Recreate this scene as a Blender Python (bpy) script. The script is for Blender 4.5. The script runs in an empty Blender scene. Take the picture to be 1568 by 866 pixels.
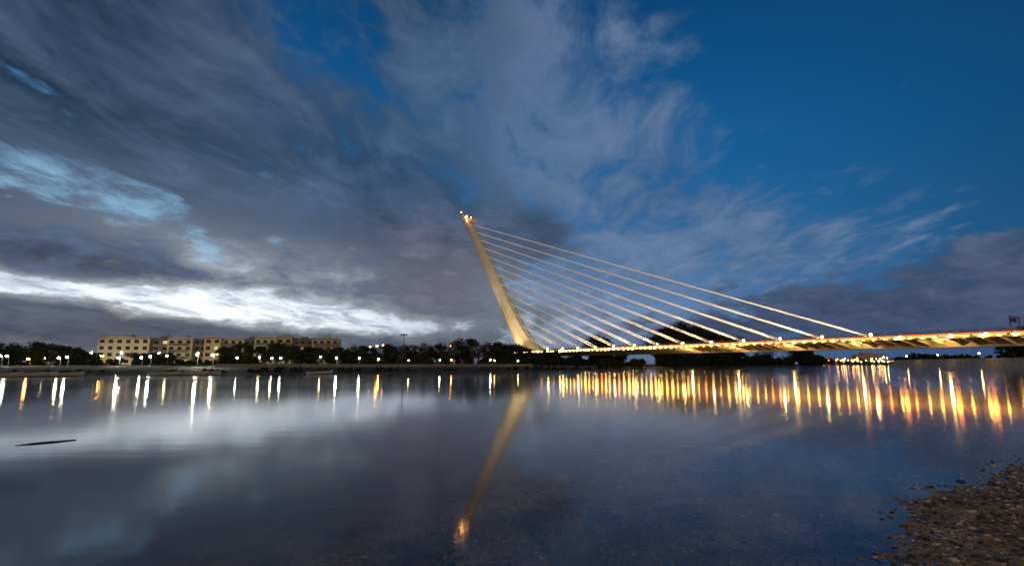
import bpy, bmesh, math, random
import numpy as np
from mathutils import Vector, Matrix
R = math.radians
scene = bpy.context.scene
random.seed(7); rng = np.random.default_rng(7)

# ------------------------------------------------------------------ helpers
def link(o, parent=None):
    scene.collection.objects.link(o)
    if parent: o.parent = parent
    return o
def empty(name):
    return link(bpy.data.objects.new(name, None))
def mesh_np(name, V, F, mats=(), idx=None, parent=None, smooth=False):
    me = bpy.data.meshes.new(name)
    me.from_pydata([tuple(v) for v in V], [], [tuple(f) for f in F])
    for m in mats: me.materials.append(m)
    if idx is not None: me.polygons.foreach_set('material_index', np.array(idx, dtype=np.int32))
    if smooth: me.polygons.foreach_set('use_smooth', [True]*len(me.polygons))
    me.update()
    return link(bpy.data.objects.new(name, me), parent)
class MB:
    """small mesh builder"""
    def __init__(s): s.v=[]; s.f=[]; s.m=[]
    def add(s, vs, fs, mi=0):
        b=len(s.v); s.v+= [tuple(v) for v in vs]; s.f+=[tuple(b+i for i in f) for f in fs]; s.m+=[mi]*len(fs)
    def box(s, c, size, mi=0, rot=0.0):
        cx,cy,cz=c; sx,sy,sz=[k/2 for k in size]; ca,sa=math.cos(rot),math.sin(rot)
        vs=[]
        for dz in(-sz,sz):
            for dx,dy in((-sx,-sy),(sx,-sy),(sx,sy),(-sx,sy)):
                vs.append((cx+dx*ca-dy*sa, cy+dx*sa+dy*ca, cz+dz))
        s.add(vs,[(3,2,1,0),(4,5,6,7),(0,1,5,4),(1,2,6,5),(2,3,7,6),(3,0,4,7)],mi)
    def tube(s, p0, p1, r0, r1, n=6, mi=0):
        p0=Vector(p0); p1=Vector(p1); d=(p1-p0)
        if d.length<1e-5: return
        d.normalize(); a=d.orthogonal().normalized(); b=d.cross(a)
        vs=[]
        for p,r in((p0,r0),(p1,r1)):
            for i in range(n):
                t=2*math.pi*i/n; vs.append(p+a*(r*math.cos(t))+b*(r*math.sin(t)))
        fs=[(i,(i+1)%n,n+(i+1)%n,n+i) for i in range(n)]+[tuple(range(n-1,-1,-1)),tuple(range(n,2*n))]
        s.add(vs,fs,mi)
    def ball(s, c, r, mi=0, n=8, k=5, sz=1.0):
        vs=[(c[0],c[1],c[2]+r*sz)]
        for j in range(1,k):
            ph=math.pi*j/k
            for i in range(n):
                t=2*math.pi*i/n
                vs.append((c[0]+r*math.sin(ph)*math.cos(t),c[1]+r*math.sin(ph)*math.sin(t),c[2]+r*sz*math.cos(ph)))
        vs.append((c[0],c[1],c[2]-r*sz)); fs=[]
        for i in range(n): fs.append((0,1+i,1+(i+1)%n))
        for j in range(k-2):
            for i in range(n):
                a=1+j*n+i; b=1+j*n+(i+1)%n; fs.append((a,a+n,b+n,b))
        L=len(vs)-1; o=1+(k-2)*n
        for i in range(n): fs.append((o+i,L,o+(i+1)%n))
        s.add(vs,fs,mi)
    def obj(s,name,mats,parent=None,smooth=False):
        return mesh_np(name,s.v,s.f,mats,s.m,parent,smooth)

def mat(name, col, rough=0.8, noise=0.0, nscale=1.0, col2=None, metallic=0, bump=0.0, spec=0.5):
    m=bpy.data.materials.new(name); m.use_nodes=True; nt=m.node_tree
    b=nt.nodes['Principled BSDF']; b.inputs['Roughness'].default_value=rough
    b.inputs['Metallic'].default_value=metallic; b.inputs['Specular IOR Level'].default_value=spec
    b.inputs['Base Color'].default_value=(*col,1)
    if col2 is not None or bump:
        tc=nt.nodes.new('ShaderNodeTexCoord'); n=nt.nodes.new('ShaderNodeTexNoise')
        n.inputs['Scale'].default_value=nscale; n.inputs['Detail'].default_value=6; n.inputs['Roughness'].default_value=.65
        nt.links.new(tc.outputs['Object'],n.inputs['Vector'])
        if col2 is not None:
            r=nt.nodes.new('ShaderNodeValToRGB'); r.color_ramp.elements[0].position=.35; r.color_ramp.elements[1].position=.65
            r.color_ramp.elements[0].color=(*col,1); r.color_ramp.elements[1].color=(*col2,1)
            nt.links.new(n.outputs[0],r.inputs[0]); nt.links.new(r.outputs[0],b.inputs['Base Color'])
        if bump:
            bp=nt.nodes.new('ShaderNodeBump'); bp.inputs['Strength'].default_value=bump
            nt.links.new(n.outputs[0],bp.inputs['Height']); nt.links.new(bp.outputs[0],b.inputs['Normal'])
    return m
def emit(name,col,st):
    m=bpy.data.materials.new(name); m.use_nodes=True; nt=m.node_tree
    for n in list(nt.nodes):
        if n.type=='BSDF_PRINCIPLED': nt.nodes.remove(n)
    e=nt.nodes.new('ShaderNodeEmission'); e.inputs[0].default_value=(*col,1); e.inputs[1].default_value=st
    nt.links.new(e.outputs[0],nt.nodes['Material Output'].inputs[0]); return m

# ------------------------------------------------------------------ world / sky
world=bpy.data.worlds.new("World"); scene.world=world; world.use_nodes=True
world.cycles.sampling_method='MANUAL'; world.cycles.sample_map_resolution=256
nt=world.node_tree; nt.nodes.clear()
class S:
    def __init__(s,k): s.k=k
    def __add__(a,b): return M('ADD',a,b)
    __radd__=__add__
    def __sub__(a,b): return M('SUBTRACT',a,b)
    def __rsub__(a,b): return M('SUBTRACT',b,a)
    def __mul__(a,b): return M('MULTIPLY',a,b)
    __rmul__=__mul__
    def __truediv__(a,b): return M('DIVIDE',a,b)
def put(inp,x):
    if isinstance(x,S): nt.links.new(x.k,inp)
    elif isinstance(x,(tuple,list)): inp.default_value=(*x,1) if len(inp.default_value)==4 else x
    else: inp.default_value=x
def M(op,*a):
    n=nt.nodes.new('ShaderNodeMath'); n.operation=op
    for i,x in enumerate(a): put(n.inputs[i],x)
    return S(n.outputs[0])
def clamp(x):
    n=nt.nodes.new('ShaderNodeClamp'); put(n.inputs[0],x); return S(n.outputs[0])
def smooth(x,a,b):
    n=nt.nodes.new('ShaderNodeMapRange'); n.interpolation_type='SMOOTHSTEP'
    put(n.inputs[0],x); put(n.inputs[1],a); put(n.inputs[2],b); return S(n.outputs[0])
def comb(x,y,z):
    n=nt.nodes.new('ShaderNodeCombineXYZ')
    for i,k in enumerate((x,y,z)): put(n.inputs[i],k)
    return S(n.outputs[0])
def noise(v,scale,detail=5,rough=.55,dist=0.,lac=2.):
    n=nt.nodes.new('ShaderNodeTexNoise'); put(n.inputs['Vector'],v); n.inputs['Scale'].default_value=scale
    n.inputs['Detail'].default_value=detail; n.inputs['Roughness'].default_value=rough; n.inputs['Distortion'].default_value=dist
    return S(n.outputs[0])
def mixc(f,a,b):
    n=nt.nodes.new('ShaderNodeMix'); n.data_type='RGBA'; put(n.inputs[0],f); put(n.inputs[6],a); put(n.inputs[7],b); return S(n.outputs[2])
def addc(base,f,col):
    n=nt.nodes.new('ShaderNodeVectorMath'); n.operation='SCALE'; put(n.inputs[0],col); put(n.inputs['Scale'],f)
    m=nt.nodes.new('ShaderNodeVectorMath'); m.operation='ADD'; put(m.inputs[0],base); nt.links.new(n.outputs[0],m.inputs[1]); return S(m.outputs[0])
tc=nt.nodes.new('ShaderNodeTexCoord'); sep=nt.nodes.new('ShaderNodeSeparateXYZ'); nt.links.new(tc.outputs['Generated'],sep.inputs[0])
dx,dy,dz=[S(o) for o in sep.outputs]
DEG=57.29578
az=M('ARCTAN2',dx,dy)*DEG
el=M('ARCSINE',M('MINIMUM',M('MAXIMUM',dz,-1.),1.))*DEG
ela=M('MAXIMUM',el,0.)
def blob(a0,e0,ra,re,rot=0.):
    a=az-a0; e=el-e0
    if rot:
        c,s_=math.cos(R(rot)),math.sin(R(rot)); a,e=(a*c+e*s_),(e*c-a*s_)
    qa=a*(1/ra); qe=e*(1/re)
    return M('EXPONENT',(qa*qa+qe*qe)*-1.)
def blobs(lst,acc=None):
    for b,w in lst:
        t=blob(*b)*w; acc=t if acc is None else acc+t
    return acc
ramp=nt.nodes.new('ShaderNodeValToRGB'); put(ramp.inputs[0],ela/90.)
cr=ramp.color_ramp; stops=[(0,(.065,.11,.23)),(.05,(.048,.13,.29)),(.12,(.020,.138,.34)),(.24,(.007,.112,.305)),(.40,(.003,.058,.18)),(1,(.002,.03,.10))]
cr.elements[0].position=0; cr.elements[0].color=(*stops[0][1],1); cr.elements[1].position=1; cr.elements[1].color=(*stops[-1][1],1)
for p,c in stops[1:-1]:
    e=cr.elements.new(p); e.color=(*c,1)
base=S(ramp.outputs[0])
base=mixc(smooth(az,18.,60.)*.65,base,(.004,.030,.085))
base=addc(base,blob(-31,5,28,4.2),(1.0,.96,.85))
base=addc(base,blob(-45,14,26,8),(.22,.31,.32))
base=addc(base,blob(2,8,24,6),(.06,.07,.08))
den=M('MAXIMUM',dz,0.)+.10
rt_=R(4)
px=(dx*math.cos(rt_)-dy*math.sin(rt_))/den; py=(dx*math.sin(rt_)+dy*math.cos(rt_))/den
nS=noise(comb(px*1.9,py*.75,3.),1.0,5,.58,.5)
nT=noise(comb(px*4.2+9.,py*2.1,4.),1.0,5,.62,.5)
nL=noise(comb(az*.10,el*.25,5.),1.0,5,.62,.5)
nM=noise(comb(az*.24+4.,el*.60,1.),1.0,5,.62,.4)
low=1.-smooth(el,9.,20.)
fB=((nS*.45+nT*.55)-.5)*(1.-low)*3.8+((nL*.45+nM*.55)-.5)*low*4.0
covB=.56-1.10*smooth(az,-17.,14.)
covB=blobs([((-7,9,8.5,6.5),.68),((3.5,14.5,4.5,3.2),.85),((8,10,6,4),.15),((-12,17,9,6),.28),
  ((-41,8.9,14,1.8,-4),.80),((-42,3.5,15,1.6,-3),.95),((-4,2.2,10,2.2),.35),((-44,25,12,5),.30),((-25,2.,12,1.3),.5),
  ((46,8.5,15,2.6,4),1.0),((36,4.2,22,2.6),1.1),((20,3.5,10,1.6),.55),((28,13,6,3),.2),((24,7.5,8,1.3,-6),.45),
  ((-23,5.2,11,1.6,-3),-1.20),((-46,6.6,9,.8,-3),-1.15),((-33,6.2,5,1.3),-.65),((-9,4.2,6,1.0),-.6),
  ((-42,16.,7,2.0,-8),-.42),((-37,13,6,1.4,-8),-.36),((-31,10,3.0,1.2),-.62),((-23,34,7,6),-.6),((-26,17.5,4,1.6),-.30),((-12,30,6,7),-.25)],covB)
vB=fB+covB
dB=smooth(vB,-.10,.46); thick=smooth(vB,.1,1.2)
fA=((nS*.3+nT*.7)-.5)*4.4
covA=blobs([((1,29,6,9,-6),.60),((4,20,11,9),.45),((18,26,7,9,-8),.70),((22,16,9,5,-18),.95),((12,12,10,4),.55),((29,11,12,3),.70),((17,8,16,3),.45),((34,16,8,5),.45)],(0.15)-.80*smooth(az,4.,26.))
dA=smooth(fA+covA,-.20,.85)
ill=clamp((nT*.5+nS*.5-.5)*4.0+.44)
ill2=clamp((nM*.6+nL*.4-.5)*4.2+.48)
illc=ill*(1.-low)+ill2*low
colB=mixc(illc,(.011,.026,.056),(.082,.128,.215))
colB=mixc(blob(-8,26,17,14)*.75,colB,mixc(ill,(.014,.052,.12),(.072,.155,.29)))
colB=mixc(blob(-8,9.5,8,6)*.85,colB,mixc(ill2,(.045,.050,.095),(.23,.20,.25)))
colB=mixc((1.-smooth(el,2.,10.))*.5,colB,(.028,.043,.074))
colB=mixc(blob(38,5,24,6)*.8,colB,mixc(ill2,(.034,.057,.12),(.085,.115,.21)))
colB=addc(colB,blob(-28,6,24,6)*(1.-thick)*1.0,(.38,.40,.38))
colA=mixc(ill,(.055,.11,.23),(.18,.25,.38))
sky=mixc(dA*.74,base,colA)
sky=mixc(dB*.95,sky,colB)
# unseen sky behind the viewer, made warm and bright as added fill light
back=smooth(dy,.15,-.55)
sky=mixc(back*.9,sky,mixc(ill,(.24,.17,.10),(.50,.37,.24)))
st=nt.nodes.new('ShaderNodeTexSky'); st.sky_type='NISHITA'; st.sun_disc=False; st.sun_elevation=R(1); st.sun_rotation=R(-38)
sky=addc(sky,.0012,S(st.outputs[0]))
bg=nt.nodes.new('ShaderNodeBackground'); put(bg.inputs[0],sky); bg.inputs[1].default_value=1.0
out=nt.nodes.new('ShaderNodeOutputWorld'); nt.links.new(bg.outputs[0],out.inputs[0])

sl=bpy.data.lights.new('sun','SUN'); sl.energy=.012; sl.angle=R(60); sl.color=(1,.9,.75)
so=link(bpy.data.objects.new('sun',sl)); so.rotation_euler=Vector((.61,-.78,-.08)).to_track_quat('-Z','Y').to_euler()

# ------------------------------------------------------------------ camera
cam=bpy.data.cameras.new('camera'); cam.lens=18; cam.sensor_width=36; cam.clip_end=20000; cam.clip_start=.05
co=link(bpy.data.objects.new('camera',cam)); co.location=(0,0,2); co.rotation_euler=(R(99),0,0); scene.camera=co
scene.view_settings.view_transform='Standard'; scene.view_settings.look='None'; scene.view_settings.exposure=0

# ------------------------------------------------------------------ materials
m_grass=mat('bank_ground',(.020,.022,.015),.95,nscale=.25,col2=(.045,.04,.03))
m_far=mat('far_ground',(.03,.035,.025),.95,nscale=.02,col2=(.05,.045,.035))
m_conc=mat('concrete',(.24,.23,.21),.8,nscale=.6,col2=(.36,.34,.31),bump=.1)
m_white=mat('pylon_white_paint',(.50,.48,.44),.55,nscale=.12,col2=(.62,.60,.56))
m_deck=mat('deck_steel_paint',(.42,.40,.36),.6,nscale=.3,col2=(.52,.50,.46))
m_asph=mat('asphalt',(.045,.045,.045),.9,nscale=2,col2=(.06,.06,.06))
m_leaf=mat('foliage',(.018,.028,.012),.8,nscale=.6,col2=(.05,.065,.025),spec=.2)
m_leafo=mat('foliage_autumn',(.06,.045,.018),.8,nscale=.6,col2=(.12,.08,.03),spec=.2)
m_bark=mat('bark',(.05,.038,.028),.95,nscale=3,col2=(.09,.07,.05))
m_post=mat('lamp_post_metal',(.10,.10,.10),.5,metallic=.6)
m_glass=mat('window_glass',(.02,.025,.03),.12)
m_frame=mat('dark_metal',(.03,.03,.03),.5)

# ------------------------------------------------------------------ water
def water_mat():
    m=bpy.data.materials.new('river_water'); m.use_nodes=True; t=m.node_tree; t.nodes.clear(); L=t.links.new; N=t.nodes.new
    o=N('ShaderNodeOutputMaterial'); mix=N('ShaderNodeMixShader'); tr=N('ShaderNodeBsdfTransparent'); gl=N('ShaderNodeBsdfAnisotropic') if hasattr(bpy.types,'ShaderNodeBsdfAnisotropic') else N('ShaderNodeBsdfGlossy')
    fr=N('ShaderNodeFresnel'); fr.inputs[0].default_value=1.33
    tr.inputs[0].default_value=(.96,.92,.83,1); gl.inputs[0].default_value=(.95,.97,1,1)
    g=N('ShaderNodeNewGeometry'); 
    mp=N('ShaderNodeVectorMath'); mp.operation='MULTIPLY'; mp.inputs[1].default_value=(.30,1.2,1)
    L(g.outputs['Position'],mp.inputs[0])
    n1=N('ShaderNodeTexNoise'); n1.inputs['Scale'].default_value=1.1; n1.inputs['Detail'].default_value=3; L(mp.outputs[0],n1.inputs['Vector'])
    bp=N('ShaderNodeBump'); bp.inputs['Strength'].default_value=.30; bp.inputs['Distance'].default_value=.007; L(n1.outputs[0],bp.inputs['Height'])
    ln=N('ShaderNodeVectorMath'); ln.operation='LENGTH'; L(g.outputs['Position'],ln.inputs[0])
    mr=N('ShaderNodeMapRange'); mr.inputs[1].default_value=5; mr.inputs[2].default_value=45; mr.inputs[3].default_value=.070; mr.inputs[4].default_value=.085; L(ln.outputs['Value'],mr.inputs[0])
    mp2=N('ShaderNodeVectorMath'); mp2.operation='MULTIPLY'; mp2.inputs[1].default_value=(.02,.07,1); L(g.outputs['Position'],mp2.inputs[0])
    n2=N('ShaderNodeTexNoise'); n2.inputs['Scale'].default_value=1; n2.inputs['Detail'].default_value=3; L(mp2.outputs[0],n2.inputs['Vector'])
    ma=N('ShaderNodeMath'); ma.operation='MULTIPLY_ADD'; ma.inputs[1].default_value=.07; ma.inputs[2].default_value=-.035; L(n2.outputs[0],ma.inputs[0])
    ad=N('ShaderNodeMath'); ad.operation='ADD'; L(mr.outputs[0],ad.inputs[0]); L(ma.outputs[0],ad.inputs[1])
    L(ad.outputs[0],gl.inputs['Roughness'])
    L(bp.outputs[0],gl.inputs['Normal']); L(bp.outputs[0],fr.inputs['Normal'])
    L(fr.outputs[0],mix.inputs[0]); L(tr.outputs[0],mix.inputs[1]); L(gl.outputs[0],mix.inputs[2]); L(mix.outputs[0],o.inputs[0])
    return m
mesh_np('river_water',[(-3000,-300,0),(4000,-300,0),(4000,5000,0),(-3000,5000,0)],[(0,1,2,3)],[water_mat()])
m_bed=mat('river_mud',(.022,.022,.019),1.0,nscale=.3,col2=(.04,.038,.03))
mesh_np('riverbed',[(-3000,-300,-3.2),(4000,-300,-3.2),(4000,5000,-3.2),(-3000,5000,-3.2)],[(0,1,2,3)],[m_bed])

# ------------------------------------------------------------------ near gravel shore
poly=np.array([(-80,-70),(-6,-4),(0,.3),(3.75,5.3),(5.8,7.9),(8.5,9.5),(30,23),(250,150)],float)
def sdist(X,Y):
    best=np.full(X.shape,1e9); sg=np.ones(X.shape)
    for a,b in zip(poly[:-1],poly[1:]):
        ab=b-a; t=np.clip(((X-a[0])*ab[0]+(Y-a[1])*ab[1])/(ab@ab),0,1)
        qx=X-(a[0]+t*ab[0]); qy=Y-(a[1]+t*ab[1]); d=np.hypot(qx,qy)
        cr_=ab[0]*(Y-a[1])-ab[1]*(X-a[0]); m=d<best-1e-9
        best=np.where(m,d,best); sg=np.where(m,np.where(cr_<0,1,-1),sg)
    return best*sg
def wob(X,Y):
    return (.35*np.sin(X*1.3+Y*.7)+.2*np.sin(X*2.9-Y*2.1+1)+.12*np.sin(X*6.1+Y*4.3)+.08*np.sin(-X*9.7+Y*11.))
def segd(X,Y,a,b):
    a=np.array(a,float); b=np.array(b,float); ab=b-a; t=np.clip(((X-a[0])*ab[0]+(Y-a[1])*ab[1])/(ab@ab),0,1)
    return np.hypot(X-(a[0]+t*ab[0]),Y-(a[1]+t*ab[1]))
def shore_z(X,Y):
    d=sdist(X,Y)+wob(X,Y)*.40
    z=np.where(d>0,np.minimum(.10*d,.9+.01*d),np.where(d>-5.4,.036*d,-.194+(d+5.4)*.11))
    z=z+.012*np.sin(X*7+np.sin(Y*5)*1.5)*np.sin(Y*8+1.3*np.sin(X*3))
    z=z-.45*np.exp(-(segd(X,Y,(4.6,12.2),(6.1,8.6))/.26)**2)-.40*np.exp(-(segd(X,Y,(9.,15.),(4.6,12.2))/.3)**2)-.50*np.exp(-(segd(X,Y,(.55,7.6),(1.1,4.6))/.30)**2)
    return np.maximum(z,-3.1)
def axis(lo,hi,c,n):
    t=np.linspace(-1,1,n); s=np.sinh(t*5)/np.sinh(5)
    return np.where(s<0,c+s*(c-lo),c+s*(hi-c))
ax=axis(-90,260,5,420); ay=axis(-90,160,7.5,420)
GX,GY=np.meshgrid(ax,ay); GZ=shore_z(GX,GY); n=420
V=np.stack([GX.ravel(),GY.ravel(),GZ.ravel()],1)
I=np.arange(n*n).reshape(n,n); F=np.stack([I[:-1,:-1].ravel(),I[:-1,1:].ravel(),I[1:,1:].ravel(),I[1:,:-1].ravel()],1)
def shore_mat():
    m=bpy.data.materials.new('gravel_mud'); m.use_nodes=True; t=m.node_tree; L=t.links.new; N=t.nodes.new
    b=t.nodes['Principled BSDF']; g=N('ShaderNodeNewGeometry'); sp=N('ShaderNodeSeparateXYZ'); L(g.outputs['Position'],sp.inputs[0])
    v=N('ShaderNodeTexVoronoi'); v.inputs['Scale'].default_value=16; L(g.outputs['Position'],v.inputs['Vector'])
    n1=N('ShaderNodeTexNoise'); n1.inputs['Scale'].default_value=1.1; n1.inputs['Detail'].default_value=8; n1.inputs['Roughness'].default_value=.65; L(g.outputs['Position'],n1.inputs['Vector'])
    r=N('ShaderNodeValToRGB'); r.color_ramp.elements[0].color=(.10,.066,.038,1); r.color_ramp.elements[1].color=(.62,.45,.27,1)
    r.color_ramp.elements[0].position=.36; r.color_ramp.elements[1].position=.68; L(n1.outputs[0],r.inputs[0])
    r2=N('ShaderNodeValToRGB'); r2.color_ramp.elements[0].color=(1.2,1.1,1.0,1); r2.color_ramp.elements[1].color=(.35,.33,.3,1); r2.color_ramp.elements[1].position=.8; L(v.outputs['Distance'],r2.inputs[0])
    mx=N('ShaderNodeMix'); mx.data_type='RGBA'; mx.blend_type='MULTIPLY'; mx.inputs[0].default_value=1; L(r.outputs[0],mx.inputs[6]); L(r2.outputs[0],mx.inputs[7])
    mr=N('ShaderNodeMapRange'); mr.inputs[1].default_value=-.75; mr.inputs[2].default_value=-.24; L(sp.outputs[2],mr.inputs[0])
    mx2=N('ShaderNodeMix'); mx2.data_type='RGBA'; mx2.inputs[6].default_value=(.022,.021,.016,1); L(mr.outputs[0],mx2.inputs[0]); L(mx.outputs[2],mx2.inputs[7])  # bed colour darkens with depth, standing in for light lost in murky water
    mw=N('ShaderNodeMapRange'); mw.inputs[1].default_value=.0; mw.inputs[2].default_value=.10; mw.inputs[3].default_value=.45; mw.inputs[4].default_value=1; L(sp.outputs[2],mw.inputs[0])
    L(mx2.outputs[2],b.inputs['Base Color']); L(mw.outputs[0],b.inputs['Roughness'])
    bp=N('ShaderNodeBump'); bp.inputs['Strength'].default_value=.7; bp.inputs['Distance'].default_value=.03; bp.invert=True; L(v.outputs['Distance'],bp.inputs['Height']); L(bp.outputs[0],b.inputs['Normal'])
    return m
me=bpy.data.meshes.new('ground'); me.from_pydata(V.tolist(),[],F.tolist()); me.materials.append(shore_mat()); me.polygons.foreach_set('use_smooth',[True]*len(me.polygons)); link(bpy.data.objects.new('ground',me))
bm=bmesh.new(); bmesh.ops.create_icosphere(bm,subdivisions=1,radius=1); bv=np.array([v.co[:] for v in bm.verts]); bf=np.array([[v.index for v in f.verts] for f in bm.faces]); bm.free()
cand=rng.uniform((-3,3.5),(16,16),(90000,2)); dd=sdist(cand[:,0],cand[:,1])
pr=np.where(dd>0,.8,np.where(dd>-5.2,.33,0)); keep=(rng.random(90000)<pr)&(dd<2.5); cand=cand[keep][:19000]; k=len(cand)
cz=shore_z(cand[:,0],cand[:,1]); sz=rng.lognormal(math.log(.015),.5,k).clip(.006,.06)
sc=np.stack([sz*rng.uniform(.8,1.5,k),sz*rng.uniform(.7,1.2,k),sz*rng.uniform(.35,.7,k)],1)
an=rng.uniform(0,6.28,k); jit=1+rng.uniform(-.2,.2,(k,len(bv),1))
vv=bv[None]*jit*sc[:,None,:]; c_,s_=np.cos(an)[:,None],np.sin(an)[:,None]
vv=np.stack([vv[...,0]*c_-vv[...,1]*s_,vv[...,0]*s_+vv[...,1]*c_,vv[...,2]],-1)
vv+=np.stack([cand[:,0],cand[:,1],cz+sz*.2],1)[:,None,:]
ff=(bf[None]+(np.arange(k)*len(bv))[:,None,None]).reshape(-1,3)
ms=[mat('stone_dark',(.05,.04,.03),.55),mat('stone_brown',(.26,.175,.09),.6),mat('stone_pale',(.64,.52,.34),.6)]
mesh_np('gravel',vv.reshape(-1,3).tolist(),ff.tolist(),ms,np.repeat(rng.choice([0,0,0,1,1,2],k),len(bf)))

# ------------------------------------------------------------------ far banks
def bank(name,line,rows,far,material):
    line=[Vector(p) for p in line]; nn=[]
    for i in range(len(line)):
        a=line[max(i-1,0)]; b=line[min(i+1,len(line)-1)]; d=(b-a).normalized(); nn.append(Vector((-d.y,d.x)))
    V=[];F=[];w=len(line)
    for off,z in rows:
        for p,nv in zip(line,nn): q=p+nv*off; V.append((q.x,q.y,z))
    for r in range(len(rows)-1):
        for i in range(w-1): F.append((r*w+i,r*w+i+1,(r+1)*w+i+1,(r+1)*w+i))
    b=len(V); V+=[(x,y,rows[-1][1]) for x,y in far]
    F.append(tuple(range((len(rows)-1)*w,len(rows)*w))+tuple(range(b,len(V))))
    return mesh_np(name,V,F,[material])
left_line=[(-900,-150),(-400,10),(-180,70),(-90,91),(-60,98),(-40,106),(-20,119),(0,135),(18,150),(34,170),(50,200),(64,234),(95,278),(140,330),(231,413),(370,610),(470,800),(530,900),(640,960),(900,980),(1600,960)]
def densify(l,s=12):
    o=[]
    for a,b in zip(l[:-1],l[1:]):
        L=math.dist(a,b); k=max(1,min(12,int(L/s)))
        for i in range(k):
            t=i/k; j=.8*math.sin(len(o)*1.7)+.5*math.sin(len(o)*.63)
            o.append((a[0]+(b[0]-a[0])*t+j*.5,a[1]+(b[1]-a[1])*t+j))
    o.append(l[-1]); return o
bank('far_bank',densify(left_line),[(-3,-1.2),(0,-.02),(3,.35),(7,.9),(14,1.4),(26,1.7)],[(4000,960),(9000,9000),(-9000,9000),(-9000,-150)],m_grass)
rt=[(210,126),(235,225),(262,300),(300,400),(480,660),(800,955),(1600,940)]
mb=MB()
for a,b in zip(rt[:-1],rt[1:]):
    L=math.dist(a,b); c=((a[0]+b[0])/2,(a[1]+b[1])/2); an_=math.atan2(b[1]-a[1],b[0]-a[0])
    mb.box((c[0],c[1],1.6),(L+1.2,1.2,6.6),0,an_)
    mb.box((c[0],c[1],5.05),(L+1.2,1.6,.3),0,an_)
mb.obj('quay_wall',[mat('quay_concrete',(.34,.32,.28),.85,nscale=.30,col2=(.55,.52,.46),bump=.2)])
mesh_np('right_bank_terrain',[(x,y,4.88) for x,y in rt]+[(4000,900,4.88),(4000,-100,4.88),(400,-100,4.88)],[tuple(range(len(rt)+3))],[m_far])

# ------------------------------------------------------------------ bridge
bridge=empty('cable_stayed_bridge')
B=Vector((15,373,0)); D=Vector((.5056,-.8629,0)).normalized(); T=Vector((-D.y,D.x,0))
if T.dot(-B)<0: T=-T
ANG=math.atan2(D.y,D.x)
def bp_(s,t,z): p=B+D*s+T*t; return (p.x,p.y,z)
def flare(z): return 22*math.exp(-((z-2)/11.0))
secs=[]
for z in [0,3,6,9,12,15,19,24,30,38,48,60,75,90,105,120,130,136]:
    s=-.842*(z-3); ha=6.9-.9*z/140; hl=6.4-2.0*z/140+1.6*math.exp(-z/14)
    secs.append((s,z,ha,hl,flare(z)))
mb=MB(); vs=[]; n=10
def ring(s,z,ha,hl,fl,tilt=0.):
    pts=[(-1,-.35),(-1,.35),(-.6,.8),(0,1),(.55,.85),(1,.3),(1,-.3),(.55,-.85),(0,-1),(-.6,-.8)]
    return [bp_(s+a*ha+(fl if a>.5 else fl*.35 if a>=0 else 0),b*hl,z-tilt*a) for a,b in pts]
for q in secs: vs+=ring(*q)
vs+=ring(-.842*(141.0-3),140,5.6,4.2,0,4.6)
k=len(secs)+1
fs=[(r*n+i,r*n+(i+1)%n,(r+1)*n+(i+1)%n,(r+1)*n+i) for r in range(k-1) for i in range(n)]+[tuple(range((k-1)*n,k*n))]
mb.add(vs,fs)
def hexa(pts,z0,z1,mi=0):
    m=len(pts); mb.add([bp_(a,b,z0+zz) for a,b,zz in pts]+[bp_(a,b,z1+zz) for a,b,zz in pts],[tuple(range(m-1,-1,-1)),tuple(range(m,2*m))]+[(i,(i+1)%m,m+(i+1)%m,m+i) for i in range(m)],mi)
s0=-.842*133
hexa([(s0+3,-3.2,0),(s0+13,-2.6,-1.6),(s0+13,2.6,-1.6),(s0+3,3.2,0)],132.4,136.0)
pyl=mb.obj('pylon',[m_white],bridge)
mb=MB()
mb.tube(bp_(-121,3.0,143),bp_(-121,3.0,146.0),.12,.12,6,0); mb.ball(bp_(-121,3.0,146.2),.45,1)
mb.ball(bp_(s0+6,4.6,137.4),1.15,1); mb.ball(bp_(s0+12,2.9,135.6),.4,1)
mb.obj('pylon_head_lamps',[m_frame,emit('head_lamp_glow',(1,.42,.12),45)],bridge)

s_lo,s_hi=-30,372
prof=[(4.2,11.6),(4.2,10.15),(12.6,10.05),(13.0,10.5),(13.0,9.6),(12.4,9.5),(4.4,9.3),(3.0,7.2),(-3.0,7.2),(-4.4,9.3),(-12.4,9.5),(-13.0,9.6),(-13.0,10.5),(-12.6,10.05),(-4.2,10.15),(-4.2,11.6)]
mb=MB(); m_=len(prof); ns=60; vs=[]
for i in range(ns+1):
    s=s_lo+(s_hi-s_lo)*i/ns
    vs+=[bp_(s,t,z) for t,z in prof]
mb.add(vs,[])
for i in range(ns):
    for j in range(m_):
        a=i*m_+j; b=i*m_+(j+1)%m_; mb.f.append((a,b,b+m_,a+m_)); mb.m.append(1 if j in(1,13) else 0)
mb.obj('deck',[m_deck,m_asph],bridge)
mb=MB(); s=s_lo+2
while s<s_hi-1:
    for sg in(1,-1):
        w=.22
        pr_=[(3.2,7.5),(4.3,9.25),(12.7,9.45),(12.7,9.15),(8.5,8.55)]
        v1=[bp_(s-w,sg*t,z-.02) for t,z in pr_]+[bp_(s+w,sg*t,z-.02) for t,z in pr_]
        q=len(pr_); mb.add(v1,[tuple(range(q-1,-1,-1)),tuple(range(q,2*q))]+[(i,(i+1)%q,q+(i+1)%q,q+i) for i in range(q)])
    s+=4
mb.obj('cantilever_ribs',[m_deck],bridge)
mb=MB()
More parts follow.
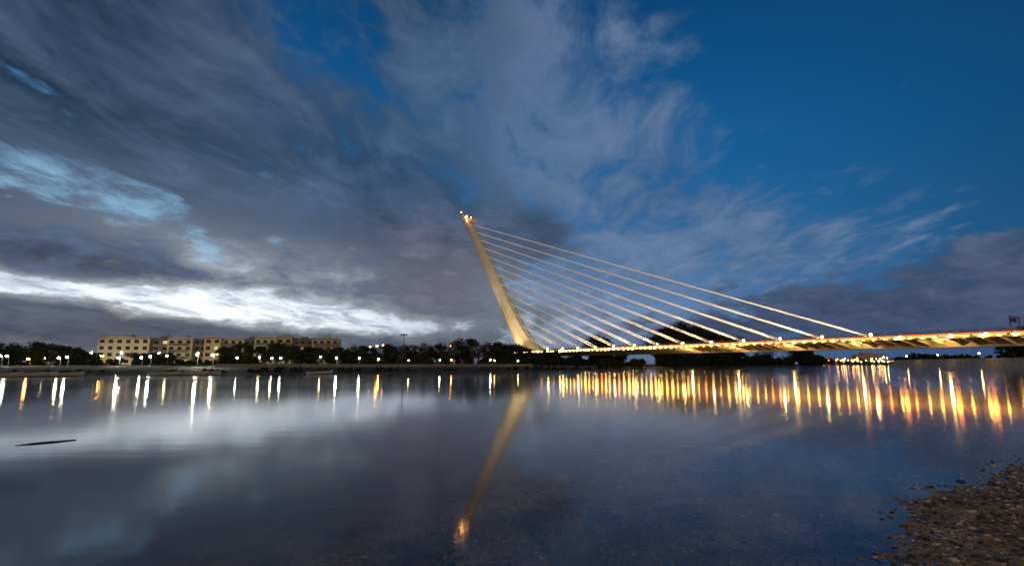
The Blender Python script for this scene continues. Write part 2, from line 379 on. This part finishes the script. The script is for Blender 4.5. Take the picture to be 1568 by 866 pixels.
for t in(12.9,-12.9,4.0,-4.0):
    zb=10.5 if abs(t)>5 else 11.6
    mb.tube(bp_(s_lo,t,zb+1.0),bp_(s_hi,t,zb+1.0),.05,.05,5); mb.tube(bp_(s_lo,t,zb+.55),bp_(s_hi,t,zb+.55),.03,.03,5)
    s=s_lo
    while s<s_hi: mb.tube(bp_(s,t,zb),bp_(s,t,zb+1.0),.045,.045,4); s+=3
mb.obj('railings',[m_post],bridge)
e_y=emit('edge_lamp_glow',(1,.52,.08),46); e_o=emit('edge_lamp_orange',(1,.27,.03),50); e_w=emit('anchor_lamp_glow',(1,.72,.25),90)
mb=MB(); s=-4; i=0
while s<355:
    r=random.choice([.24,.28,.32,.4])*(1.4 if s<150 else 1.); mb.box(bp_(s,12.95,9.95),(.3,.3,.3),2,0); mb.ball(bp_(s,13.35,10.0),r,random.choice([0,0,0,0,1]),6,4)
    s+=random.choice([3.0,3.4,3.8])
for s in(236,249,257,270): mb.ball(bp_(s,13.6,10.2),.55,1,8,5); mb.box(bp_(s,13.1,9.9),(.3,.3,.5),2)
mb.obj('edge_lamps',[e_y,e_o,m_frame],bridge)
mb=MB(); s=s_lo
while s<s_hi-2: mb.box(bp_(s+1.6,13.06,10.28),(3.2,.06,.14),0,ANG); s+=4
mb.obj('light_strip',[emit('strip_glow',(1,.58,.12),4.6)],bridge)
anch=[22+(221-22)*i/12 for i in range(13)]
mc=mat('cable_white_sheath_emissive',(.75,.72,.66),.45)
b=mc.node_tree.nodes['Principled BSDF']; b.inputs['Emission Color'].default_value=(1,.80,.52,1); b.inputs['Emission Strength'].default_value=.25  # even glow in the sheath stands in for floodlight on the cables
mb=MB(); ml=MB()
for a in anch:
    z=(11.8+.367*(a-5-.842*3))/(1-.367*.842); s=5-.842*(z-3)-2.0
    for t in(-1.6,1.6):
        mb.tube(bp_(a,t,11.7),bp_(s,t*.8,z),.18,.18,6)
        ml.box(bp_(a+.8,t,11.85),(1.2,.7,.5),1,ANG)
    ml.ball(bp_(a+2.0,3.2,12.0),.46,0,8,5); ml.tube(bp_(a+2.0,3.2,11.5),bp_(a+2.0,3.2,11.8),.12,.12,6,1)
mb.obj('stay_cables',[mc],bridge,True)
ml.obj('anchor_lamps',[e_w,m_frame],bridge)
mb=MB()
for t,z,mi in((11.2,10.85,0),(9.8,10.9,0),(7.6,11.0,1),(6.4,11.05,0),(-7,11.1,1)):
    mb.tube(bp_(60+random.random()*30,t,z),bp_(s_hi-2,t,z),.07,.07,5,mi)
mb.obj('car_light_trails',[emit('tail_light_trail',(1,.14,.03),4.5),emit('head_light_trail',(1,.72,.4),3.0)],bridge)
mb=MB()
for s in(268,300,340):
    for t in(-5,5):
        p=bp_(s,t,0); mb.box((p[0],p[1],3.4),(1.8,3.,7.9),0,ANG)
mb.obj('piers',[m_conc],bridge)
def spot(name,pos,target,e,col,size=60,rad=.4,blend=.6):
    l=bpy.data.lights.new(name,'SPOT'); l.energy=e; l.color=col; l.spot_size=R(size); l.spot_blend=blend; l.shadow_soft_size=rad
    o=link(bpy.data.objects.new(name,l),bridge); o.location=pos; o.rotation_euler=(Vector(target)-Vector(pos)).to_track_quat('-Z','Y').to_euler(); return o
spot('pylon_floodlight',bp_(6,34,9),bp_(-30,0,45),125000,(1,.66,.27),75)
spot('pylon_floodlight_high',bp_(-20,47,6),bp_(-85,0,100),135000,(1,.78,.56),50)
spot('pylon_base_floodlight',bp_(30,16,10),bp_(4,0,16),40000,(1,.64,.16),90)
for i in range(3,13):
    a=anch[i]
    spot('stay_floodlight_%d'%i,bp_(a+9,3.0,12.2),bp_(a-25,0,11.7+.367*25),60000,(1,.80,.48),26,.2)
for s in range(150,340,24):
    l=bpy.data.lights.new('soffit_lamp','POINT'); l.energy=2300; l.color=(1,.54,.13); l.shadow_soft_size=.3
    o=link(bpy.data.objects.new('soffit_lamp_%d'%s,l),bridge); o.location=bp_(s,9,7.6)
g=empty('sign_gantry'); mb=MB()
for t in(12.2,5): mb.tube(bp_(262,t,10.2),bp_(262,t,15.2),.14,.14,6)
mb.tube(bp_(262,12.2,15.1),bp_(262,5,15.1),.14,.14,6); mb.tube(bp_(262,12.2,14.4),bp_(262,5,14.4),.1,.1,6)
mb.obj('frame',[m_post],g)
mb=MB(); mb.box(bp_(261.7,8.6,14.2),(.15,4.6,1.2),0,ANG); mb.obj('panel',[m_frame],g)

# ------------------------------------------------------------------ trees
def leaf_cloud(centres,radii,n_per,size,V,F):
    for c,r,m in zip(centres,radii,n_per):
        d=rng.normal(size=(m,3)); d/=np.linalg.norm(d,axis=1)[:,None]; rr=r*rng.random(m)**.45
        p=np.array(c)+d*rr[:,None]*np.array([1,1,.75])
        a=rng.normal(size=(m,3)); a/=np.linalg.norm(a,axis=1)[:,None]; b=np.cross(a,rng.normal(size=(m,3))); b/=np.linalg.norm(b,axis=1)[:,None]
        s=(size*rng.uniform(.5,1.3,m))[:,None]
        q=np.stack([p-a*s,p-b*s*.6,p+a*s,p+b*s*.6],1).reshape(-1,3)
        o=len(V); V.extend(q.tolist()); F.extend((np.arange(m*4).reshape(m,4)+o).tolist())
def tree_mesh(name,H,W,trunk,nclump,leaves,size,leafmat):
    mb=MB(); V=[];F=[]
    tz=H*trunk; mb.tube((0,0,-.6),(random.uniform(-.2,.2),random.uniform(-.2,.2),tz),H*.032,H*.022,7)
    mb.tube((0,0,tz),(random.uniform(-.4,.4),random.uniform(-.4,.4),H*.8),H*.022,H*.006,6)
    cs=[];rs=[];ns_=[]
    for i in range(nclump):
        t=random.random(); ang=random.uniform(0,6.28); zf=tz+(H-tz)*(.12+.78*t)
        prof=math.sin(math.pi*(.18+.72*t))**.7; rad=W*.5*prof*random.uniform(.35,.95)
        c=(math.cos(ang)*rad,math.sin(ang)*rad,zf); cs.append(c); r=W*random.uniform(.11,.22); rs.append(r); ns_.append(int(leaves/nclump*random.uniform(.6,1.4)))
        zb=tz*random.uniform(.75,1.)+(zf-tz)*.3; mb.tube((0,0,max(zb,tz*.7)),c,H*.012,H*.003,5)
    leaf_cloud(cs,rs,ns_,size,V,F)
    o=len(mb.v); mb.v+=[tuple(v) for v in V]; mb.f+=[tuple(i+o for i in f) for f in F]; mb.m+=[1]*len(F)
    me=bpy.data.meshes.new(name); me.from_pydata(mb.v,[],mb.f); me.materials.append(m_bark); me.materials.append(leafmat); me.polygons.foreach_set('material_index',mb.m); me.update(); return me
wide=[tree_mesh('broadleaf_tree',10,random.uniform(9,12),random.uniform(.22,.32),random.randint(26,36),3600,.28,m_leaf) for _ in range(5)]
aut=[tree_mesh('autumn_tree',10,8,.3,22,1300,.24,m_leafo)]
talls=[tree_mesh('tall_tree',10,6.5,.2,30,3000,.22,m_leaf) for _ in range(3)]
bare=[tree_mesh('bare_tree',10,6,.3,34,160,.12,m_leafo)]
def tree(name,lst,a,Y,H,z0=1.2,sx=1.):
    o=link(bpy.data.objects.new(name,random.choice(lst))); o.location=(a*Y,Y,z0); k=(H-z0)/10
    o.scale=(k*sx,k*sx,k); o.rotation_euler=(0,0,random.uniform(0,6.28)); return o
for a,Y,H in [(-1.03,120,6.7),(-.985,124,7.2),(-.955,135,7.0),(-.925,126,7.2),(-.89,132,7.3),(-.862,138,6.8),(-.83,150,6.0),(-.812,160,5.6)]:
    tree('olive_tree',wide,a,Y,H,1.,1.35)
for a,Y,H in [(-.545,150,7.2),(-.52,146,7.7),(-.475,150,7.2),(-.455,147,7.9),(-.435,150,8.1),(-.415,156,7.4),(-.385,160,7.6),(-.355,175,7.2)]:
    tree('stone_pine_tree',wide,a,Y,H,1.1,1.2)
for a,Y,H in [(-.33,178,7.9),(-.30,176,8.5),(-.275,182,7.9),(-.245,180,9.0),(-.225,175,8.1),(-.195,184,9.0),(-.17,178,9.3),(-.145,182,9.4),(-.12,176,9.2),(-.09,186,11.4),(-.065,182,9.8),(-.04,186,10.1),(-.02,182,9.4),(.0,186,9.6),(.02,190,8.6),(.04,196,7.0)]:
    tree('broadleaf_tree',wide if random.random()<.8 else aut,a,Y,H,1.3,1.15)
for a,Y,H in [(-.34,165,9.6),(-.212,168,8.6),(-.075,170,9.2)]: tree('bare_tree',bare,a,Y,H)
for a,Y,H in [(.158,430,25),(.168,436,27),(.178,428,22),(.29,330,22),(.305,325,27),(.322,330,29),(.338,326,27),(.352,335,28),(.367,330,26),(.385,335,24),(.40,340,23),(.42,350,22),(.435,352,21)]:
    tree('eucalyptus_tree',talls,a,Y,H,1.5,1.5)
for a,Y,H in [(.97,252,17),(.99,255,19),(1.01,250,21),(1.03,246,20),(.95,290,14)]:
    tree('right_bank_tree',talls,a,Y,H,4.9,1.3)
def tree_mass(name,segs,n,hmin,hmax,size,leafmat=m_leaf,z0=1.0):
    V=[];F=[]
    for i in range(n):
        t=random.random()*(len(segs)-1); j=int(t); f=t-j; x=segs[j][0]*(1-f)+segs[j+1][0]*f; y=segs[j][1]*(1-f)+segs[j+1][1]*f
        h=random.uniform(hmin,hmax)*(.75+.25*math.sin(x*.11)+.15*math.sin(x*.37)); 
        cs=[(x+random.uniform(-1,1)*h*.4,y+random.uniform(-1,1)*h*.4,z0+h*random.uniform(.15,.85)) for _ in range(6)]
        leaf_cloud(cs,[h*random.uniform(.18,.34) for _ in cs],[int(random.uniform(40,75)) for _ in cs],size,V,F)
    return mesh_np(name,V,F,[leafmat])
tree_mass('riverside_bushes',[(-150,125),(-100,140),(-75,158),(-40,172),(0,172),(30,196)],190,1.8,4.2,.35)
tree_mass('waterside_reeds',[(-92,95),(-60,102),(-40,111),(-20,124),(0,140),(18,155),(34,175),(52,207)],170,.5,1.5,.16,z0=.2)
tree_mass('riverside_shrubs',[(30,180),(47,214),(62,246)],150,2.4,4.6,.4)
tree_mass('riverbank_thicket',[(78,268),(100,298),(145,345),(232,428)],280,5,12,.6)
tree_mass('distant_treeline',[(-330,260),(-200,290),(-60,300),(20,310),(70,330)],180,7,11,.8)
tree_mass('far_treeline',[(235,430),(380,640),(480,840),(560,960),(760,1000),(1200,1000)],170,7,16,1.6)
tree_mass('right_bank_shrubs',[(250,240),(268,300),(310,400),(490,660)],80,2,6,.7,z0=4.9)

# ------------------------------------------------------------------ apartment buildings
def facade(mb,o,u,w,h,cols,rows,nrm,ww=1.3,wh=1.5,sill=.9,lit=.1,wall=0):
    o=Vector(o);u=Vector(u);nrm=Vector(nrm); cw=w/cols; ch=h/rows; up=Vector((0,0,1))
    for i in range(cols):
        for j in range(rows):
            c=o+u*(cw*i)+up*(ch*j)
            x0=(cw-ww)/2; x1=x0+ww; z0=sill; z1=min(sill+wh,ch-.3)
            P=lambda x,z,dn=0.: c+u*x+up*z-nrm*dn
            vs=[P(0,0),P(cw,0),P(cw,ch),P(0,ch),P(x0,z0),P(x1,z0),P(x1,z1),P(x0,z1),P(x0,z0,.25),P(x1,z0,.25),P(x1,z1,.25),P(x0,z1,.25)]
            mb.add(vs,[(0,1,5,4),(1,2,6,5),(2,3,7,6),(3,0,4,7),(4,5,9,8),(5,6,10,9),(6,7,11,10),(7,4,8,11)],wall)
            mb.add(vs[8:],[(0,1,2,3)],4 if random.random()<lit else 3)
m_wallA=mat('render_cream',(.52,.45,.34),.85,nscale=.4,col2=(.60,.53,.40)); m_wallB=mat('render_grey',(.16,.16,.17),.85,nscale=.4,col2=(.22,.22,.22))
m_wallC=mat('render_white',(.56,.53,.47),.85,nscale=.4,col2=(.64,.61,.54)); m_lit=emit('lit_window',(1,.72,.35),.8); m_roof=mat('flat_roof',(.12,.11,.10),.9)
bu=Vector((91,20,0)).normalized(); bn=Vector((bu.y,-bu.x,0)); borg=Vector((-181,225,1.6))
pos=0
blocks=[(20,0,0,11.6,6),(7,2.5,1,11.2,2),(10,.5,2,11.5,3),(5,3,1,11.2,2),(7,0,0,12.0,2),(9,2,2,11.6,3),(5,3.2,1,11.4,2),(9,.3,2,12.2,3),(7,1.5,0,12.7,2),(9,3,1,11.6,3),(12,.5,2,12.0,4)]
for (w,back_,wi,h,cols) in blocks:
    e=empty('apartment_building'); mb=MB(); o=borg+bu*pos-bn*back_; dep=13
    facade(mb,o,bu,w,h,cols,4,bn,wall=0,ww=min(1.9,w/cols*.55),lit=.03)
    facade(mb,o+bu*w,-bn,dep,h,3,4,bu,wall=0,lit=.03); facade(mb,o-bn*dep,bn,dep,h,3,4,-bu,wall=0,lit=.03)
    c=o+bu*w/2-bn*dep; mb.box((c.x,c.y,o.z+h/2),(w,.2,h-.05),0,math.atan2(bu.y,bu.x))
    mw=[m_wallA,m_wallB,m_wallC][wi]
    mb.obj('walls',[mw,mw,mw,m_glass,m_lit],e)
    mb=MB(); c=o+bu*w/2-bn*dep/2; mb.box((c.x,c.y,o.z+h+.12),(w-.1,dep+.5,.24),0,math.atan2(bu.y,bu.x))
    for s in(0,1):
        c2=o+bu*w/2-bn*(dep*s); mb.box((c2.x,c2.y,o.z+h+.55),(w-.1,.25,.6),1,math.atan2(bu.y,bu.x))
    if random.random()<.7:
        c3=o+bu*w*.5-bn*5; mb.box((c3.x,c3.y,o.z+h+1.0),(3,4,1.6),1,math.atan2(bu.y,bu.x)); mb.tube((c3.x+1,c3.y,o.z+h+1.6),(c3.x+1,c3.y,o.z+h+3.6),.06,.04,5,2)
    mb.obj('roof',[m_roof,mw,m_frame],e)
    if wi!=0:
        mb=MB()
        for j in range(1,4):
            c4=o+bu*w/2+bn*.65; mb.box((c4.x,c4.y,o.z+h/4*j),(w*.8,1.25,.18),0,math.atan2(bu.y,bu.x)); c5=o+bu*w/2+bn*1.25; mb.box((c5.x,c5.y,o.z+h/4*j+.58),(w*.8,.06,.95),1,math.atan2(bu.y,bu.x))
        mb.obj('balconies',[m_conc,m_wallB],e)
    pos+=w+.02
for a,Y,w,h in [(.665,1150,26,20),(.68,1180,20,26),(.695,1200,30,23),(.62,1250,30,13),(.74,1150,30,14)]:
    e=empty('distant_apartment_block'); mb=MB(); o=Vector((a*Y,Y,2))
    facade(mb,o,(1,0,0),w,h,int(w/4),int(h/3),(0,-1,0),ww=2,lit=.15); mb.box((o.x+w/2,o.y+7,2+h/2),(w-.1,13.9,h),0); mb.obj('walls',[m_wallA,m_wallA,m_wallA,m_glass,m_lit],e)
    mb=MB(); mb.box((o.x+w/2,o.y+7,2+h+.3),(w+.4,14.6,.6),0); mb.obj('roof',[m_roof],e)

mb=MB(); pl=[(-64,112),(-44,119),(-24,132),(-8,146),(6,158)]
for a,b in zip(pl[:-1],pl[1:]):
    mb.box(((a[0]+b[0])/2,(a[1]+b[1])/2,1.3),(math.dist(a,b),.5,1.3),0,math.atan2(b[1]-a[1],b[0]-a[0]))
    mb.box(((a[0]+b[0])/2,(a[1]+b[1])/2,2.0),(math.dist(a,b)+.1,.7,.12),0,math.atan2(b[1]-a[1],b[0]-a[0]))
mb.obj('promenade_wall',[m_conc])

# ------------------------------------------------------------------ street lamps and added facade fill lamps
def lamp(name,x,y,zb,h,col,st,r=.22,arm=.8):
    mb=MB(); mb.tube((0,0,0),(0,0,.5),.14,.12,8); mb.tube((0,0,.5),(0,0,h),.08,.05,8)
    mb.tube((0,0,h),(arm*.3,-arm,h+.25),.04,.035,6); mb.box((arm*.3,-arm,h+.33),(.34,.6,.12),0)
    mb.ball((arm*.3,-arm,h+.12),r,1,8,5)
    o=mb.obj(name,[m_post,emit('lamp_glow',col,st)]); o.location=(x,y,zb); return o
W=(1,.93,.70); O=(1,.42,.08); Yl=(1,.78,.35); G=(.85,1,.72)
for a,Y,z,c,st in [(-.985,108,3.6,G,300),(-.972,112,3.6,W,200),(-.93,112,3.0,O,140),(-.872,118,3.3,Yl,220),(-.857,118,3.5,W,280),(-.793,190,5.0,O,280),(-.757,114,3.2,W,480),(-.714,124,3.4,G,140),(-.697,118,3.6,G,260),
                 (-.607,112,3.9,W,700),(-.577,114,3.9,W,500),(-.487,128,3.5,Yl,120),(-.463,132,3.4,Yl,120),(-.446,136,3.5,G,100),(-.339,140,3.6,G,400),(-.295,146,3.6,W,280),(-.258,150,3.3,O,230),(-.14,165,3.2,W,60),(-.118,165,3.2,O,60),(-.043,168,3.3,W,110),(-.035,172,3.1,O,40),
                 (-.90,130,3.4,W,60),(-.665,135,4.0,Yl,60),(-.53,140,3.6,W,50),(-.37,150,4.0,Yl,50),(-.20,160,3.0,Yl,30),(.01,172,3.0,Yl,30)]:
    lamp('facade_fill_lamp',a*Y,Y,1.0,z-1.0,c,st)
for a,Y,z in [(-.262,200,8.8),(-.275,204,8.6),(-.12,200,8.8),(-.79,205,5),(-.25,204,9.2)]: lamp('facade_fill_lamp',a*Y,Y,1.5,z-1.5,(1,.30,.05),60,.35)
for u,c,st in [(4,W,600),(15,W,600),(29,Yl,380),(44,Yl,380),(60,W,300),(78,Yl,300)]:  # extra lamps added in front of the blocks to brighten their facades
    q=borg+bu*u+bn*11; lamp('facade_fill_lamp',q.x,q.y,1.6,5.0,c,st,.3)
mb=MB(); mb.tube((0,0,0),(0,0,10.6),.18,.1,8); mb.tube((-1,0,10.6),(1,0,10.6),.08,.08,6)
for x in(-.9,-.3,.3,.9): mb.box((x,-.15,10.3),(.4,.3,.35),0)
o=mb.obj('floodlight_mast',[m_post]); o.location=(-.21*172,172,1.3)
mb=MB()
for i in range(60):
    a=random.uniform(.555,.74); Y=random.uniform(900,980); x=a*Y; y=max(Y,930); h=random.uniform(6,12)
    mb.tube((x,y-20,1),(x,y-20,h),.12,.1,5,0); mb.ball((x,y-20.3,h),random.uniform(.5,1.0),random.choice([1,1,1,2,3]),6,4)
mb.obj('distant_street_lamps',[m_post,emit('far_o',(1,.42,.08),60),emit('far_y',(1,.7,.3),60),emit('far_r',(1,.1,.03),30)])
mb=MB()
for x,y in[(232,212),(250,272),(266,318),(285,368),(306,420),(345,470)]:
    mb.tube((x-1,y,4.9),(x-1,y,7.5),.1,.08,6,0); mb.tube((x-1,y,7.5),(x-5,y-1,7.8),.08,.06,6,0); mb.ball((x-5,y-1,7.6),.35,1,6,4)
mb.obj('quay_lamps',[m_post,emit('quay_glow',(1,.55,.16),110)])

# ------------------------------------------------------------------ boats, driftwood, branch
m_hull=mat('boat_paint',(.55,.55,.52),.4); m_in=mat('boat_wood',(.16,.11,.07),.7)
def boat(x,y,ang,L=5.,mt=m_hull):
    mb=MB(); st_=9; vs=[]
    for i in range(st_):
        t=i/(st_-1); w=.85*math.sin(math.pi*min(1,(.18+.82*(1-t))))**.6 if t<1 else .03; w=max(w,.03); xx=(t-.5)*L; sh=.55+.25*t*t
        vs+=[(xx,-w,sh),(xx,-w*.75,.12),(xx,0,-.12+.25*t**4),(xx,w*.75,.12),(xx,w,sh)]
    fs=[(i*5+j,(i+1)*5+j,(i+1)*5+j+1,i*5+j+1) for i in range(st_-1) for j in range(4)]+[(4,3,2,1,0)]
    mb.add(vs,fs,0)
    for t in(-.2,.12): mb.box((t*L,0,.42),(.28,1.4,.06),1)
    mb.tube((-L*.5,0,.5),(L*.5,0,.8),.03,.03,5,1)
    o=mb.obj('rowing_boat',[mt,m_in]); o.location=(x,y,.0); o.rotation_euler=(0,0,ang)
for a,Y,r in[(-.935,84,.2),(-.90,86,-.3),(-.86,87,.5),(-.67,93,.1),(-.645,94.5,.4),(-.61,95,-.2),(-.59,96,.2),(-.37,104,.1),(-.98,83,.4)]:
    boat(a*Y,Y,r+.2)
mb=MB(); pts=[(-.36,-.50,-.012),(-.15,-.18,.0),(.12,.14,.0),(.34,.48,-.006)]; rr_=[.02,.036,.034,.026]
for i in range(3): mb.tube(pts[i],pts[i+1],rr_[i],rr_[i+1],8)
o=mb.obj('driftwood_log',[m_bark]); o.location=(-12.0,13.7,0.0)
mb=MB()
def twig(p,d,l,r,dep):
    q=p+d*l; mb.tube(p,q,r,r*.6,5)
    if dep:
        for _ in range(2): 
            nd=(d+Vector((random.uniform(-.9,.9),random.uniform(-.5,.5),random.uniform(-.3,.4)))).normalized(); twig(q,nd,l*.7,r*.6,dep-1)
twig(Vector((0,0,-.3)),Vector((.6,0,.7)).normalized(),.8,.04,4); twig(Vector((-.3,0,-.2)),Vector((-.9,.1,.35)).normalized(),.9,.04,3)
o=mb.obj('dead_branch',[m_bark]); o.location=(51,60,0)
print('done')
